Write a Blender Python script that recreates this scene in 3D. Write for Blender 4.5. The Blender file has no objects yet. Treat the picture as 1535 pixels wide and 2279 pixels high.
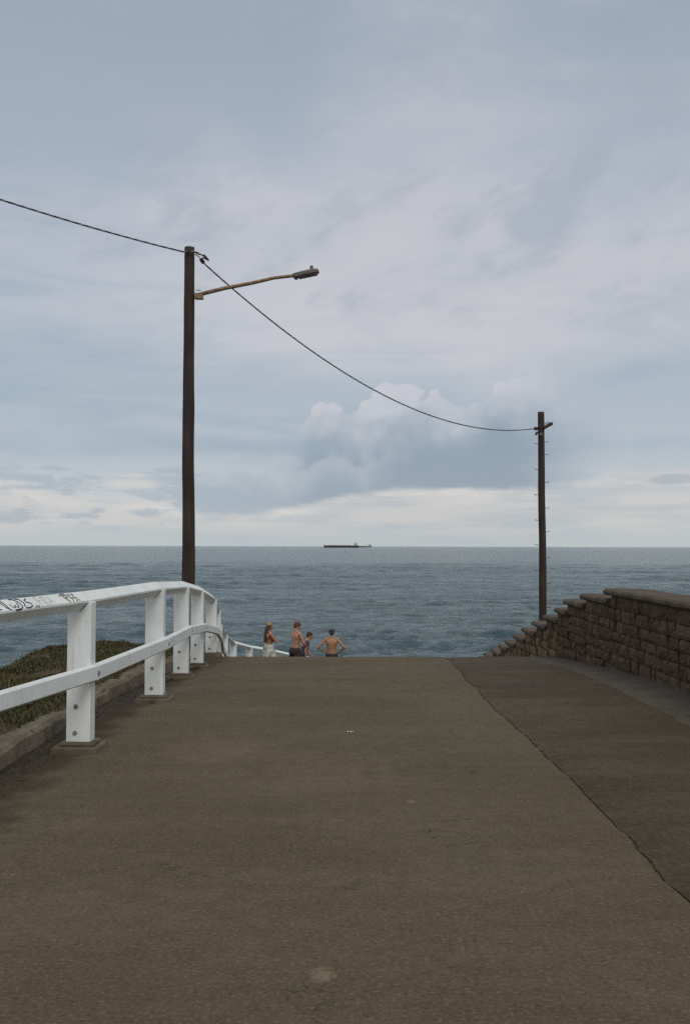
import bpy, math, random
import numpy as np
from mathutils import Vector, Matrix, noise as mnoise
random.seed(7)
rng = np.random.default_rng(7)
scene = bpy.context.scene
col = scene.collection
rad = math.radians

# ------------------------------------------------------------------ camera
EYE = 1.6
FPX = 2279 * 35 / 36
cam_d = bpy.data.cameras.new('camera')
cam = bpy.data.objects.new('camera', cam_d)
col.objects.link(cam)
cam_d.sensor_fit = 'VERTICAL'
cam_d.sensor_height = 36
cam_d.sensor_width = 24
cam_d.lens = 35
cam_d.clip_start = 0.05
cam_d.clip_end = 120000
CM = Matrix.Translation((0, 0, EYE)) @ Matrix.Rotation(rad(90) + math.atan(76 / FPX), 4, 'X') @ Matrix.Rotation(0.0026, 4, 'Z')
cam.matrix_world = CM
scene.camera = cam
C3 = CM.to_3x3()


def ray(x, y):
    d = C3 @ Vector(((x - 767.5) / FPX, -(y - 1139.5) / FPX, -1))
    return d.normalized()


def P(x, y, Y):
    """photo pixel -> world point on the plane at distance Y (used for measuring)"""
    d = ray(x, y)
    return Vector((0, 0, EYE)) + d * (Y / d.y)


# ------------------------------------------------------------------ helpers
def tag(o, label=None, cat=None, group=None, kind=None):
    if label: o['label'] = label
    if cat: o['category'] = cat
    if group: o['group'] = group
    if kind: o['kind'] = kind
    return o


def empty(name, loc=(0, 0, 0), rz=0.0):
    o = bpy.data.objects.new(name, None)
    o.empty_display_size = 0.2
    o.location = loc
    o.rotation_euler = (0, 0, rz)
    col.objects.link(o)
    return o


class MB:
    def __init__(s):
        s.v = []; s.f = []; s.m = []; s.mi = 0

    def add(s, vs, fs):
        n = len(s.v)
        s.v += [tuple(p) for p in vs]
        s.f += [tuple(i + n for i in f) for f in fs]
        s.m += [s.mi] * len(fs)
        return s

    def box(s, lo, hi, M=None, taper=1.0):
        (a, b, c), (d, e, g) = lo, hi
        mx, my = (a + d) / 2, (b + e) / 2
        vs = []
        for z, k in ((c, 1.0), (g, taper)):
            for x, y in ((a, b), (d, b), (d, e), (a, e)):
                vs.append(Vector((mx + (x - mx) * k, my + (y - my) * k, z)))
        if M: vs = [M @ p for p in vs]
        return s.add(vs, [(3, 2, 1, 0), (4, 5, 6, 7), (0, 1, 5, 4), (1, 2, 6, 5), (2, 3, 7, 6), (3, 0, 4, 7)])

    def loft(s, rings, cap=True, closed=True):
        n = len(rings[0]); vs = [p for r in rings for p in r]; fs = []
        for i in range(len(rings) - 1):
            for j in range(n if closed else n - 1):
                k = (j + 1) % n
                fs.append((i * n + j, i * n + k, (i + 1) * n + k, (i + 1) * n + j))
        if cap:
            fs.append(tuple(range(n - 1, -1, -1)))
            fs.append(tuple((len(rings) - 1) * n + j for j in range(n)))
        return s.add(vs, fs)

    def tube(s, pts, r, n=8, cap=True):
        pts = [Vector(p) for p in pts]
        rs = r if hasattr(r, '__len__') else [r] * len(pts)
        rings = []; up = None
        for i, p in enumerate(pts):
            t = (pts[min(i + 1, len(pts) - 1)] - pts[max(i - 1, 0)]).normalized()
            if up is None:
                up = Vector((0, 0, 1)) if abs(t.z) < .9 else Vector((1, 0, 0))
            a = t.cross(up).normalized(); b = a.cross(t).normalized(); up = b
            rings.append([p + (a * math.cos(q) + b * math.sin(q)) * rs[i] for q in [2 * math.pi * k / n for k in range(n)]])
        return s.loft(rings, cap)

    def ellipsoid(s, c, r, M=None, nu=12, nv=8):
        c = Vector(c); vs = []; fs = []
        for i in range(1, nv):
            th = math.pi * i / nv
            for j in range(nu):
                ph = 2 * math.pi * j / nu
                p = Vector((r[0] * math.sin(th) * math.cos(ph), r[1] * math.sin(th) * math.sin(ph), r[2] * math.cos(th)))
                vs.append(c + (M @ p if M else p))
        top = Vector((0, 0, r[2])); bot = -top
        vs += [c + (M @ top if M else top), c + (M @ bot if M else bot)]
        T = (nv - 1) * nu; B = T + 1
        for j in range(nu):
            k = (j + 1) % nu
            fs.append((T, j, k)); fs.append((B, (nv - 2) * nu + k, (nv - 2) * nu + j))
            for i in range(nv - 2):
                fs.append((i * nu + j, (i + 1) * nu + j, (i + 1) * nu + k, i * nu + k))
        return s.add(vs, fs)

    def capsule(s, p, q, r1, r2=None, n=10):
        r2 = r1 if r2 is None else r2
        p, q = Vector(p), Vector(q); t = (q - p).normalized()
        ks = [-.95, -.6, 0]
        pts = [p + t * r1 * k for k in ks] + [q - t * r2 * k for k in reversed(ks)]
        rr = [r1 * math.sqrt(1 - k * k) for k in ks] + [r2 * math.sqrt(1 - k * k) for k in reversed(ks)]
        return s.tube(pts, rr, n)

    def build(s, name, mats, parent=None, smooth=False, bevel=0.0):
        me = bpy.data.meshes.new(name)
        me.from_pydata(s.v, [], s.f)
        for m in (mats if isinstance(mats, (list, tuple)) else [mats]):
            me.materials.append(m)
        if any(s.m): me.polygons.foreach_set('material_index', s.m)
        if smooth: me.polygons.foreach_set('use_smooth', [True] * len(me.polygons))
        me.update()
        o = bpy.data.objects.new(name, me)
        col.objects.link(o)
        if parent: o.parent = parent
        if bevel:
            b = o.modifiers.new('bevel', 'BEVEL'); b.width = bevel; b.segments = 2
            b.limit_method = 'ANGLE'; b.angle_limit = rad(40)
        return o


def interp(knots):
    ks = sorted(knots); xs = [k[0] for k in ks]; ys = [k[1] for k in ks]; n = len(xs)
    d = [(ys[i + 1] - ys[i]) / (xs[i + 1] - xs[i]) for i in range(n - 1)]
    m = [d[0]] + [0 if d[i - 1] * d[i] <= 0 else 2 * d[i - 1] * d[i] / (d[i - 1] + d[i]) for i in range(1, n - 1)] + [d[-1]]

    def f(x):
        if x <= xs[0]: return ys[0]
        if x >= xs[-1]: return ys[-1] + m[-1] * (x - xs[-1])
        i = 0
        while x > xs[i + 1]: i += 1
        h = xs[i + 1] - xs[i]; t = (x - xs[i]) / h
        return ((1 + 2 * t) * (1 - t) ** 2 * ys[i] + t * (1 - t) ** 2 * h * m[i] + t * t * (3 - 2 * t) * ys[i + 1] + t * t * (t - 1) * h * m[i + 1])
    return f


def nz(x, y, z=0.0, oct=3):
    return mnoise.fractal(Vector((x, y, z)), 1.0, 2.0, oct, noise_basis='PERLIN_ORIGINAL')


# road long profile: flat, then rolling over a crest and down the ramp
RZ = interp([(-60, 0), (10.2, 0), (13.2, -.065), (15.65, -.20), (18, -.392), (20.7, -.76), (23.2, -1.25),
             (25.7, -1.73), (28.2, -2.2), (33, -3.05), (38, -4.0), (45, -5.4), (60, -8.2)])
SEA = EYE - 10.0


# ------------------------------------------------------------------ node helpers
class E:
    """small expression wrapper around shader Math nodes"""
    nt = None

    def __init__(s, sock): s.s = sock

    @staticmethod
    def op(o, *a, clamp=False):
        n = E.nt.nodes.new('ShaderNodeMath'); n.operation = o; n.use_clamp = clamp
        for i, v in enumerate(a):
            if isinstance(v, E): E.nt.links.new(v.s, n.inputs[i])
            else: n.inputs[i].default_value = v
        return E(n.outputs[0])

    def __add__(s, o): return E.op('ADD', s, o)
    __radd__ = __add__
    def __sub__(s, o): return E.op('SUBTRACT', s, o)
    def __rsub__(s, o): return E.op('SUBTRACT', o, s)
    def __mul__(s, o): return E.op('MULTIPLY', s, o)
    __rmul__ = __mul__
    def __truediv__(s, o): return E.op('DIVIDE', s, o)
    def __pow__(s, o): return E.op('POWER', s, o)
    def __neg__(s): return E.op('MULTIPLY', s, -1.0)


def sstep(v, a, b, lo=0.0, hi=1.0):
    n = E.nt.nodes.new('ShaderNodeMapRange'); n.interpolation_type = 'SMOOTHSTEP'
    E.nt.links.new(v.s, n.inputs[0])
    n.inputs[1].default_value = a; n.inputs[2].default_value = b; n.inputs[3].default_value = lo; n.inputs[4].default_value = hi
    return E(n.outputs[0])


def gauss(v, c, w):
    t = (v - c) / w
    return E.op('EXPONENT', -(t * t))


def xyz(x, y, z):
    n = E.nt.nodes.new('ShaderNodeCombineXYZ')
    for i, v in enumerate((x, y, z)):
        if isinstance(v, E): E.nt.links.new(v.s, n.inputs[i])
        else: n.inputs[i].default_value = v
    return E(n.outputs[0])


def sep(v):
    n = E.nt.nodes.new('ShaderNodeSeparateXYZ'); E.nt.links.new(v.s, n.inputs[0])
    return [E(n.outputs[i]) for i in range(3)]


def noise(v, scale=1.0, detail=4.0, rough=.5, dist=0.0, color=False):
    n = E.nt.nodes.new('ShaderNodeTexNoise')
    if v is not None: E.nt.links.new(v.s, n.inputs['Vector'])
    n.inputs['Scale'].default_value = scale; n.inputs['Detail'].default_value = detail
    n.inputs['Roughness'].default_value = rough; n.inputs['Distortion'].default_value = dist
    return E(n.outputs['Color' if color else 'Fac'])


def voronoi(v, scale, feature='F1', out='Distance'):
    n = E.nt.nodes.new('ShaderNodeTexVoronoi'); n.feature = feature
    E.nt.links.new(v.s, n.inputs['Vector']); n.inputs['Scale'].default_value = scale
    return E(n.outputs[out])


def mix(f, a, b):
    n = E.nt.nodes.new('ShaderNodeMix'); n.data_type = 'RGBA'; n.clamp_factor = True
    for i, v in ((0, f), (6, a), (7, b)):
        if isinstance(v, E): E.nt.links.new(v.s, n.inputs[i])
        elif i == 0: n.inputs[0].default_value = v
        else: n.inputs[i].default_value = (*v, 1)
    return E(n.outputs[2])


def ramp(v, stops, colour=True):
    n = E.nt.nodes.new('ShaderNodeValToRGB'); E.nt.links.new(v.s, n.inputs[0]); cr = n.color_ramp
    while len(cr.elements) < len(stops): cr.elements.new(.5)
    for e, (p, c) in zip(cr.elements, stops):
        e.position = p; e.color = (*c, 1) if hasattr(c, '__len__') else (c, c, c, 1)
    return E(n.outputs[0])


def curve(v, pts):
    """float curve, x and y both in 0..1"""
    n = E.nt.nodes.new('ShaderNodeFloatCurve'); E.nt.links.new(v.s, n.inputs['Value'])
    c = n.mapping.curves[0]
    while len(c.points) < len(pts): c.points.new(.5, .5)
    for p, (x, y) in zip(c.points, pts): p.location = (x, y)
    n.mapping.update()
    return E(n.outputs[0])


def material(name, fn, rough=.8, spec=.4):
    m = bpy.data.materials.new(name); m.use_nodes = True; nt = m.node_tree
    E.nt = nt; b = nt.nodes['Principled BSDF']
    b.inputs['Roughness'].default_value = rough
    b.inputs['Specular IOR Level'].default_value = spec
    tc = nt.nodes.new('ShaderNodeTexCoord'); pos = E(tc.outputs['Object'])
    r = fn(pos, b)
    if isinstance(r, tuple) and len(r) == 3 and not isinstance(r[0], E): b.inputs['Base Color'].default_value = (*r, 1)
    else: nt.links.new(r.s, b.inputs['Base Color'])
    return m


def bump(b, h, strength=.5, dist=.01):
    n = E.nt.nodes.new('ShaderNodeBump'); n.inputs['Strength'].default_value = strength; n.inputs['Distance'].default_value = dist
    E.nt.links.new(h.s, n.inputs['Height']); E.nt.links.new(n.outputs[0], b.inputs['Normal'])


def plug(b, name, v): E.nt.links.new(v.s, b.inputs[name])


# ------------------------------------------------------------------ materials
def f_asphalt(c0, c1, light):
    def f(p, b):
        fine = noise(p, 120, 2, .6); agg = voronoi(p, 70); mid = noise(p, 9, 6, .65); big = noise(p, .55, 5, .6)
        grit = noise(p, 48, 4, .75)
        x, y, z = sep(p)
        streak = noise(xyz(x * .45, y * 1.6, 0.0), 1.0, 6, .65)
        c = mix(sstep(big * .5 + streak * .5, .40, .60), c0, c1)
        c = mix(sstep(mid, .38, .7) * .4, c, tuple(k * .66 for k in c0))
        c = mix(sstep(grit, .52, .68) * .62, c, light)
        c = mix(sstep(grit, .46, .33) * .65, c, tuple(k * .38 for k in c0))
        c = mix(sstep(fine, .60, .74) * .5, c, tuple(k * 1.25 for k in light))
        # old droppings and worn pale patches
        for sx, sy, r, a in ((-.075, 3.78, .055, .45), (-1.0, 7.9, .4, .13), (-.1, 7.2, .5, .08), (.42, 6.3, .03, .4)):
            ex = (x - sx) / r; ey = (y - sy) / (r * 1.3)
            d = ex * ex + ey * ey + (noise(p, 2.2 / r, 4, .7) - .5) * 3.2
            c = mix(sstep(d, 1.6, -.2) * a, c, tuple(k * 2.3 for k in c1))
        # dirt washed in along the kerb, smudges on the seam
        c = mix(sstep(x + (noise(p, 2.4, 5, .65) - .5) * .9, -1.92, -2.25) * .8, c, (.046, .032, .019))
        sm = noise(p, 1.1, 5, .65)
        c = mix(sstep(sm, .56, .70) * .35, c, tuple(k * .6 for k in c0))
        # hairline cracks running across the lane
        w = noise(p, 1.3, 5, .65)
        ck = E.op('ABSOLUTE', E.op('FRACT', y * .42 + w * .9) - .5)
        patch = sstep(noise(p, .8, 2, .5), .50, .62)
        c = mix(sstep(ck, .010, .0) * patch * .5, c, tuple(k * .25 for k in c0))
        ck2 = E.op('ABSOLUTE', noise(p, .9, 4, .55) - .5)
        c = mix(sstep(ck2, .004, .0) * sstep(noise(p, .5, 2), .54, .6) * .6, c, tuple(k * .25 for k in c0))
        bump(b, agg * .5 + grit * .9 + mid * .5, .8, .007)
        plug(b, 'Roughness', sstep(mid, .3, .8, .8, .94))
        return c
    return f


M = {}
M['road'] = material('asphalt_brown', f_asphalt((.092, .071, .045), (.114, .090, .059), (.19, .157, .112)), spec=.08)
M['path'] = material('asphalt_dark', f_asphalt((.057, .044, .029), (.087, .069, .047), (.13, .109, .080)), spec=.08)


def f_paint(p, b):
    n1 = noise(p, 6, 5, .6); n2 = noise(p, 60, 3, .6); n3 = noise(p, 1.7, 4, .6)
    x, y, z = sep(p)
    run = noise(xyz(x * 30, y * 30, z * 2.0), 1.0, 4, .6)
    c = mix(sstep(n3, .4, .65), (.69, .72, .70), (.62, .655, .63))
    c = mix(sstep(n1, .6, .78) * .45, c, (.42, .41, .36))
    c = mix(sstep(run, .56, .74) * .5, c, (.44, .42, .36))
    c = mix(sstep(n2, .68, .76) * .6, c, (.2, .17, .13))
    fl = noise(p, 22, 5, .7)
    c = mix(sstep(fl, .655, .685) * .7, c, (.27, .245, .21))
    bump(b, n2 * .5 + run * .6, .35, .003)
    return c


M['paint'] = material('white_painted_timber', f_paint, rough=.55, spec=.35)


def f_conc(c0, c1, dirt):
    def f(p, b):
        n1 = noise(p, 3, 5, .65); n2 = noise(p, 45, 4, .7); v = voronoi(p, 60)
        c = mix(sstep(n1, .35, .65), c0, c1)
        c = mix(sstep(n2, .52, .75) * .6, c, dirt)
        c = mix(sstep(noise(p, 12, 4, .6), .56, .7) * .6, c, tuple(k * .6 for k in dirt))
        bump(b, n2 * .7 + v * .3 + n1, .7, .012)
        return c
    return f


M['concrete'] = material('weathered_concrete', f_conc((.130, .106, .073), (.085, .068, .047), (.05, .038, .026)), rough=.9)
M['gutter'] = material('dirty_gutter_concrete', f_conc((.074, .062, .043), (.054, .045, .031), (.034, .028, .019)), rough=.9)
M['kerb'] = material('crumbling_kerb_concrete', f_conc((.19, .155, .108), (.115, .092, .063), (.052, .039, .027)), rough=.92)
M['coping'] = material('coping_concrete', f_conc((.098, .072, .046), (.056, .040, .025), (.026, .018, .011)), rough=.9)
M['dirt'] = material('dark_gutter_dirt', f_conc((.046, .031, .018), (.034, .023, .014), (.056, .043, .029)), rough=.95)


def f_stone(c0, c1, c2):
    def f(p, b):
        g = E.nt.nodes.new('ShaderNodeNewGeometry'); ri = E(g.outputs['Random Per Island'])
        c = ramp(ri, [(0, c0), (.4, c1), (.75, c2), (1, c0)])
        n1 = noise(p, 7, 6, .7); n2 = noise(p, 40, 4, .7)
        c = mix(sstep(n1, .42, .7) * .6, c, tuple(k * .4 for k in c0))
        c = mix(sstep(n2, .56, .72) * .5, c, tuple(k * 1.7 for k in c2))
        bump(b, n1 + n2 * .5, .9, .03)
        return c
    return f


M['stone'] = material('rough_dark_stone', f_stone((.078, .048, .027), (.122, .081, .049), (.096, .060, .035)), rough=.9)
M['tan_stone'] = material('rough_tan_stone', f_stone((.20, .138, .078), (.15, .104, .06), (.235, .165, .095)), rough=.9)
M['mortar'] = material('dark_mortar', lambda p, b: mix(noise(p, 20, 4), (.024, .017, .011), (.042, .030, .020)), rough=.95)


def f_pole(c0, c1):
    def f(p, b):
        x, y, z = sep(p)
        g = noise(xyz(x * 26, y * 26, z * .9), 1.0, 6, .65)
        k = noise(xyz(x * 60, y * 60, z * 1.3), 1.0, 3, .6)
        c = mix(sstep(g, .35, .68), c0, c1)
        c = mix(sstep(noise(xyz(x * 2, y * 2, z * .8), 1.0, 3), .45, .65) * .5, c, tuple(q * .55 for q in c0))
        c = mix(sstep(k, .4, .28) * .8, c, (.008, .006, .005))
        bump(b, g + k, .9, .012)
        return c
    return f


M['pole'] = material('weathered_pole_timber', f_pole((.026, .016, .011), (.052, .033, .023)), rough=.85)
M['rusty'] = material('rusty_galvanised_steel', lambda p, b: mix(sstep(noise(p, 14, 5, .65), .42, .62), (.17, .10, .055), (.26, .19, .125)), rough=.6)
M['lamp'] = material('grey_lamp_casting', lambda p, b: mix(noise(p, 12, 4), (.075, .066, .058), (.12, .108, .095)), rough=.5)
M['lens'] = material('lamp_lens', lambda p, b: (.08, .065, .055), rough=.25)
M['insulator'] = material('brown_glazed_porcelain', lambda p, b: mix(noise(p, 20, 3), (.05, .014, .010), (.085, .022, .014)), rough=.35)
M['step'] = material('rusted_step_iron', lambda p, b: mix(noise(p, 30, 4), (.12, .055, .03), (.05, .032, .024)), rough=.8)
M['bolt'] = material('painted_bolt_head', lambda p, b: mix(sstep(noise(p, 80, 3), .42, .6), (.3, .29, .26), (.11, .09, .07)), rough=.6)
M['cable_dark'] = material('black_cable_sheath', lambda p, b: mix(noise(p, 9, 2), (.016, .015, .016), (.035, .031, .030)), rough=.6)
M['cable_lit'] = material('lit_cable_sheath', lambda p, b: mix(noise(p, 9, 2), (.22, .20, .19), (.32, .29, .27)), rough=.7)  # paler sheath copy, lit sides of the twist put into the colour
M['ink'] = material('black_marker_ink', lambda p, b: mix(noise(p, 60, 3), (.018, .016, .024), (.06, .055, .07)), rough=.5)
M['ink_grey'] = material('faded_grey_ink', lambda p, b: mix(noise(p, 60, 3), (.28, .28, .28), (.42, .42, .41)), rough=.6)
M['ink_brown'] = material('faded_brown_ink', lambda p, b: mix(noise(p, 60, 3), (.13, .11, .085), (.3, .27, .22)), rough=.6)
M['paper'] = material('white_litter_paper', lambda p, b: mix(noise(p, 30, 3), (.40, .39, .35), (.52, .51, .47)), rough=.7)


def f_soil(p, b):
    n = noise(p, 2.2, 6, .65); n2 = noise(p, 30, 4, .7)
    c = mix(sstep(n, .38, .62), (.060, .046, .024), (.10, .066, .038))
    c = mix(sstep(n2, .5, .7), c, (.03, .026, .016))
    bump(b, n + n2, .8, .03)
    return c


M['soil'] = material('grassy_soil', f_soil, rough=.95)


def f_blade(p, b):
    g = E.nt.nodes.new('ShaderNodeNewGeometry'); ri = E(g.outputs['Random Per Island'])
    pn = noise(p, 2.1, 5, .65)
    c = mix(sstep(pn + (ri - .5) * .4, .38, .62), (.042, .054, .019), (.092, .070, .034))
    return mix(sstep(ri, .8, 1.0) * .6, c, (.16, .13, .07))


M['grass'] = material('coastal_grass_blades', f_blade, rough=.8, spec=.2)


def f_skin(c0, c1):
    return lambda p, b: mix(sstep(noise(p, 7, 4, .6), .35, .65), c0, c1)


M['skin_warm'] = material('sunburnt_skin', f_skin((.29, .12, .065), (.36, .16, .088)), rough=.5)
M['skin_tan'] = material('tanned_skin', f_skin((.28, .140, .075), (.35, .18, .10)), rough=.5)
M['skin_fair'] = material('light_tanned_skin', f_skin((.34, .165, .10), (.41, .205, .13)), rough=.5)
M['eye'] = material('dark_eye', lambda p, b: (.02, .015, .012), rough=.2)
M['lip'] = material('lip_skin', lambda p, b: (.26, .09, .07), rough=.5)


def f_hair(c0, c1):
    def f(p, b):
        x, y, z = sep(p)
        n = noise(xyz(x * 60, y * 60, z * 9), 1.0, 4, .6)
        bump(b, n, .9, .01)
        return mix(sstep(n, .35, .65), c0, c1)
    return f


M['hair_red'] = material('reddish_brown_hair', f_hair((.050, .018, .010), (.11, .040, .022)), rough=.6)
M['hair_dark'] = material('dark_brown_hair', f_hair((.015, .009, .007), (.042, .022, .016)), rough=.6)
M['hair_brown'] = material('long_brown_hair', f_hair((.030, .016, .010), (.075, .036, .02)), rough=.6)


def f_cloth(c0, c1, sc=30):
    def f(p, b):
        n = noise(p, sc, 4, .6); w = noise(p, 9, 4, .6)
        bump(b, n + w * 2, .6, .01)
        return mix(sstep(n * .4 + w * .6, .4, .6), c0, c1)
    return f


M['cloth_dark'] = material('dark_brown_swim_cloth', f_cloth((.020, .012, .010), (.035, .022, .018)), rough=.85)
M['cloth_black'] = material('black_swim_cloth', f_cloth((.012, .011, .012), (.026, .022, .022)), rough=.85)
M['cloth_pale'] = material('pale_patterned_cloth', f_cloth((.52, .53, .45), (.16, .20, .16), 14), rough=.9)
M['cloth_cap'] = material('khaki_cap_cloth', f_cloth((.19, .135, .06), (.27, .20, .10)), rough=.9)
M['cloth_purple'] = material('faded_purple_cloth', f_cloth((.070, .058, .085), (.030, .024, .034)), rough=.9)


def f_water(p, b):
    x, y, z = sep(p)

    def ridge(n): return 1.0 - E.op('ABSOLUTE', n * 2.0 - 1.0)
    a = noise(xyz(x * 1.1, y * 1.7, 0.0), 1.0, 5, .65, .5)
    m = ridge(noise(xyz(x * .20, y * .55, 5.0), 1.0, 5, .62, .5)) ** 2.0
    c = ridge(noise(xyz(x * .045, y * .15, 3.0), 1.0, 6, .62, .4)) ** 1.6
    d = noise(xyz(x * .006, y * .022, 7.0), 1.0, 5, .6)
    bump(b, a * .45 + m * 1.0 + c * 1.9, 1.0, 1.0)
    colr = mix(sstep(d, .36, .64), (.050, .112, .130), (.068, .140, .154))
    colr = mix(sstep(m * .7 + c * .3, .35, .8) * .4, colr, (.012, .036, .042))  # wave fronts' weaker sky reflection put into the colour as dark streaks
    return colr


M['water'] = material('sea_water', f_water, rough=.14, spec=.5)
M['hull'] = material('dark_hull_paint', lambda p, b: mix(noise(p, .05, 4), (.052, .040, .048), (.075, .055, .062)), rough=.7)
M['hull_far'] = material('hazed_hull_paint', lambda p, b: mix(noise(p, .05, 4), (.13, .16, .19), (.16, .19, .22)), rough=.7)  # distance haze put into the hull colour as a pale blue grey
M['ship_white'] = material('ship_house_paint', lambda p, b: mix(noise(p, .1, 4), (.42, .44, .45), (.52, .53, .53)), rough=.7)
M['funnel'] = material('funnel_paint', lambda p, b: mix(noise(p, .1, 4), (.07, .06, .07), (.10, .08, .09)), rough=.7)

# ------------------------------------------------------------------ ground, road, paths
XL_KERB = -2.52      # road-side face of the kerb
GX = -4.15           # left edge of the grassy verge


DIPY = interp([(-20, .05), (9, .05), (10.6, .058), (13.2, .088), (15.6, .105), (16.6, .07), (18, 0), (19, 0), (80, 0)])


def dip(x, y):
    """the road edge falls away a little under the fence"""
    t = min(max((-1.45 - x) / .75, 0), 1)
    return max(DIPY(y), 0) * t * t * (3 - 2 * t)


def ground_z(x, y):
    base = RZ(y)
    if x > 3.9:                      # behind the stone wall the land falls away
        return base - .15 - max(0, x - 4.2) * .42 - .04 * max(0, x - 4.2) ** 1.5
    if x > XL_KERB - .12:
        return base - .019 - dip(x, y)
    v = base + .11 + .05 * nz(x * .9, y * .9) + .05 * nz(x * 2.7, y * 2.7, 4)
    v += .11 * math.exp(-((y - 15.6) / 2.4) ** 2 - ((x + 3.9) / 1.0) ** 2)
    edge = GX + .22 + .10 * nz(y * .5, 3.3) - .10 * min(max(0, y - 11.5), 4.5)
    d = max(0, edge - x)
    v -= (.55 * d * d / (d + .35)) * 1.25
    if y > 17.3: v -= .10 * (y - 17.3)
    return v


ys = np.concatenate([np.arange(-30, 4, 2.0), np.arange(4, 24, .2), np.arange(24, 90, 1.5)])
xs = np.concatenate([np.arange(-60, -8, 3.0), np.arange(-8, -2.2, .17), np.arange(-2.2, 4.2, .2), np.arange(4.4, 60, 2.5)])
mb = MB()
nx = len(xs)
vs = [(x, y, max(ground_z(x, y), SEA - 3)) for y in ys for x in xs]
mb.add(vs, [(j * nx + i, j * nx + i + 1, (j + 1) * nx + i + 1, (j + 1) * nx + i) for j in range(len(ys) - 1) for i in range(nx - 1)])
tag(mb.build('ground', M['soil'], smooth=True), 'grassy headland soil dropping to the sea beside the road', 'ground', kind='structure')


def strip(name, mat, fl, fr, zl, zr, y0, y1, dy, nxs, kind_label, thick=.05, edge_noise=None):
    """ground sheet between the lines x=fl(y) and x=fr(y)"""
    Y = np.arange(y0, y1 + 1e-6, dy); mb = MB(); vs = []; fs = []; n = nxs + 1
    for y in Y:
        a, b = fl(y), fr(y)
        vs.append((a, y, zl(y) - thick - dip(a, y)))
        for i in range(n):
            t = i / nxs
            xx_ = a + (b - a) * t; vs.append((xx_, y, zl(y) + (zr(y) - zl(y)) * t - dip(xx_, y)))
        vs.append((b, y, zr(y) - thick))
    n += 2
    for j in range(len(Y) - 1):
        for i in range(n - 1):
            fs.append((j * n + i, j * n + i + 1, (j + 1) * n + i + 1, (j + 1) * n + i))
    mb.add(vs, fs)
    o = mb.build(name, mat)
    tag(o, kind_label[0], kind_label[1], kind='structure')
    return o


def seam(y):
    s = 1.51 + .05 * math.sin(y * .35) + .035 * nz(y * 1.1, 1.7) + .016 * nz(y * 5, 9.1) + .007 * nz(y * 13, 4.1)
    if y > 11: s += .028 * (y - 11) + .004 * (y - 11) ** 2 * .4
    return s


strip('road', M['road'], lambda y: -2.28 + .05 * nz(y * .8, 5.0) + .03 * nz(y * 4, 2.0), lambda y: seam(y), RZ, RZ, -12, 46, .06, 24,
      ('brown asphalt road rolling over a crest towards the sea', 'road'))
strip('footpath', M['path'], lambda y: seam(y) + .018 + .016 * abs(nz(y * 2.3, 7.7)) + .008 * abs(nz(y * 11, 2.7)) + .045 * math.exp(-((y - 11.6) / .22) ** 2), lambda y: 3.06 + .05 * nz(y * .9, 6.2) + .02 * nz(y * 4, 3.3),
      lambda y: RZ(y) - .012, lambda y: RZ(y) + .012 + .010 * nz(y, 4.4), -12, 46, .06, 8,
      ('darker asphalt strip between the long seam and the gutter', 'path'))
rise = interp([(-20, .085), (9, .085), (11, .07), (15, .015), (18, .02), (50, .02)])
strip('gutter_path', M['gutter'], lambda y: 3.05 + .05 * nz(y * .9, 6.2), lambda y: 3.75, lambda y: RZ(y) + .004 + .01 * nz(y * 2, 1.1), lambda y: RZ(y) + rise(y), -12, 30, .2, 5,
      ('pale dirty concrete strip along the foot of the stone wall', 'gutter'))
strip('gutter_dirt', M['dirt'], lambda y: XL_KERB - .04, lambda y: -2.24 + .05 * nz(y * .8, 5.0), lambda y: RZ(y) + .004, lambda y: RZ(y) - .012, -12, 40, .2, 3,
      ('dark dirt filled gutter strip along the broken kerb', 'gutter'))

# kerb, crumbling
mb = MB(); rings = []
for y in np.arange(-12, 21.01, .07):
    zt = RZ(y) + .088 + .016 * nz(y * 1.3, 2.2) + .016 * nz(y * 5, 8.8)
    o1 = XL_KERB + .03 * nz(y * 2.3, 6.6) + .012 * nz(y * 9, 1.6); ch = .028 + .03 * abs(nz(y * 4, 1.3))
    br = nz(y * .9, 20.5) + .5 * nz(y * 3.1, 7.5)
    if br > .30: zt -= .05 * min(1, (br - .30) * 5); o1 -= .05 * min(1, (br - .30) * 5)
    zb = RZ(y) - .1
    rings.append([(o1 - .17, y, zb), (o1 - .17 + .02 * nz(y * 6, 3), y, zt), (o1 - ch, y, zt + .010 * nz(y * 9, 5)), (o1, y, zt - ch), (o1 + .015, y, zb)])
mb.loft(rings)
tag(mb.build('kerb', M['kerb']), 'low crumbling concrete kerb between the grass and the dirt gutter', 'kerb', kind='structure')

# loose grit in the gutter
mb = MB()
for k in range(900):
    y = 5.5 + 9 * random.random() ** 1.4; x = XL_KERB + .03 + min(abs(random.gauss(0, .12)), .25)
    r = random.uniform(.003, .009)
    if k < 9: x = random.uniform(-2.45, -2.25); y = random.uniform(6.3, 7.3); r = random.uniform(.005, .010)
    mb.mi = 1 if (k < 9 or random.random() < .006) else 0
    z = RZ(y) - dip(x, y) + r * .4 + .004
    mb.ellipsoid((x, y, z), (r * random.uniform(.8, 1.6), r, r * .6), Matrix.Rotation(random.random() * 6, 3, 'Z'), 5, 3)
tag(mb.build('gravel', [M['dirt'], M['kerb']]), 'loose grit and pale chips lying in the gutter', 'gravel', kind='stuff')

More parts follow.
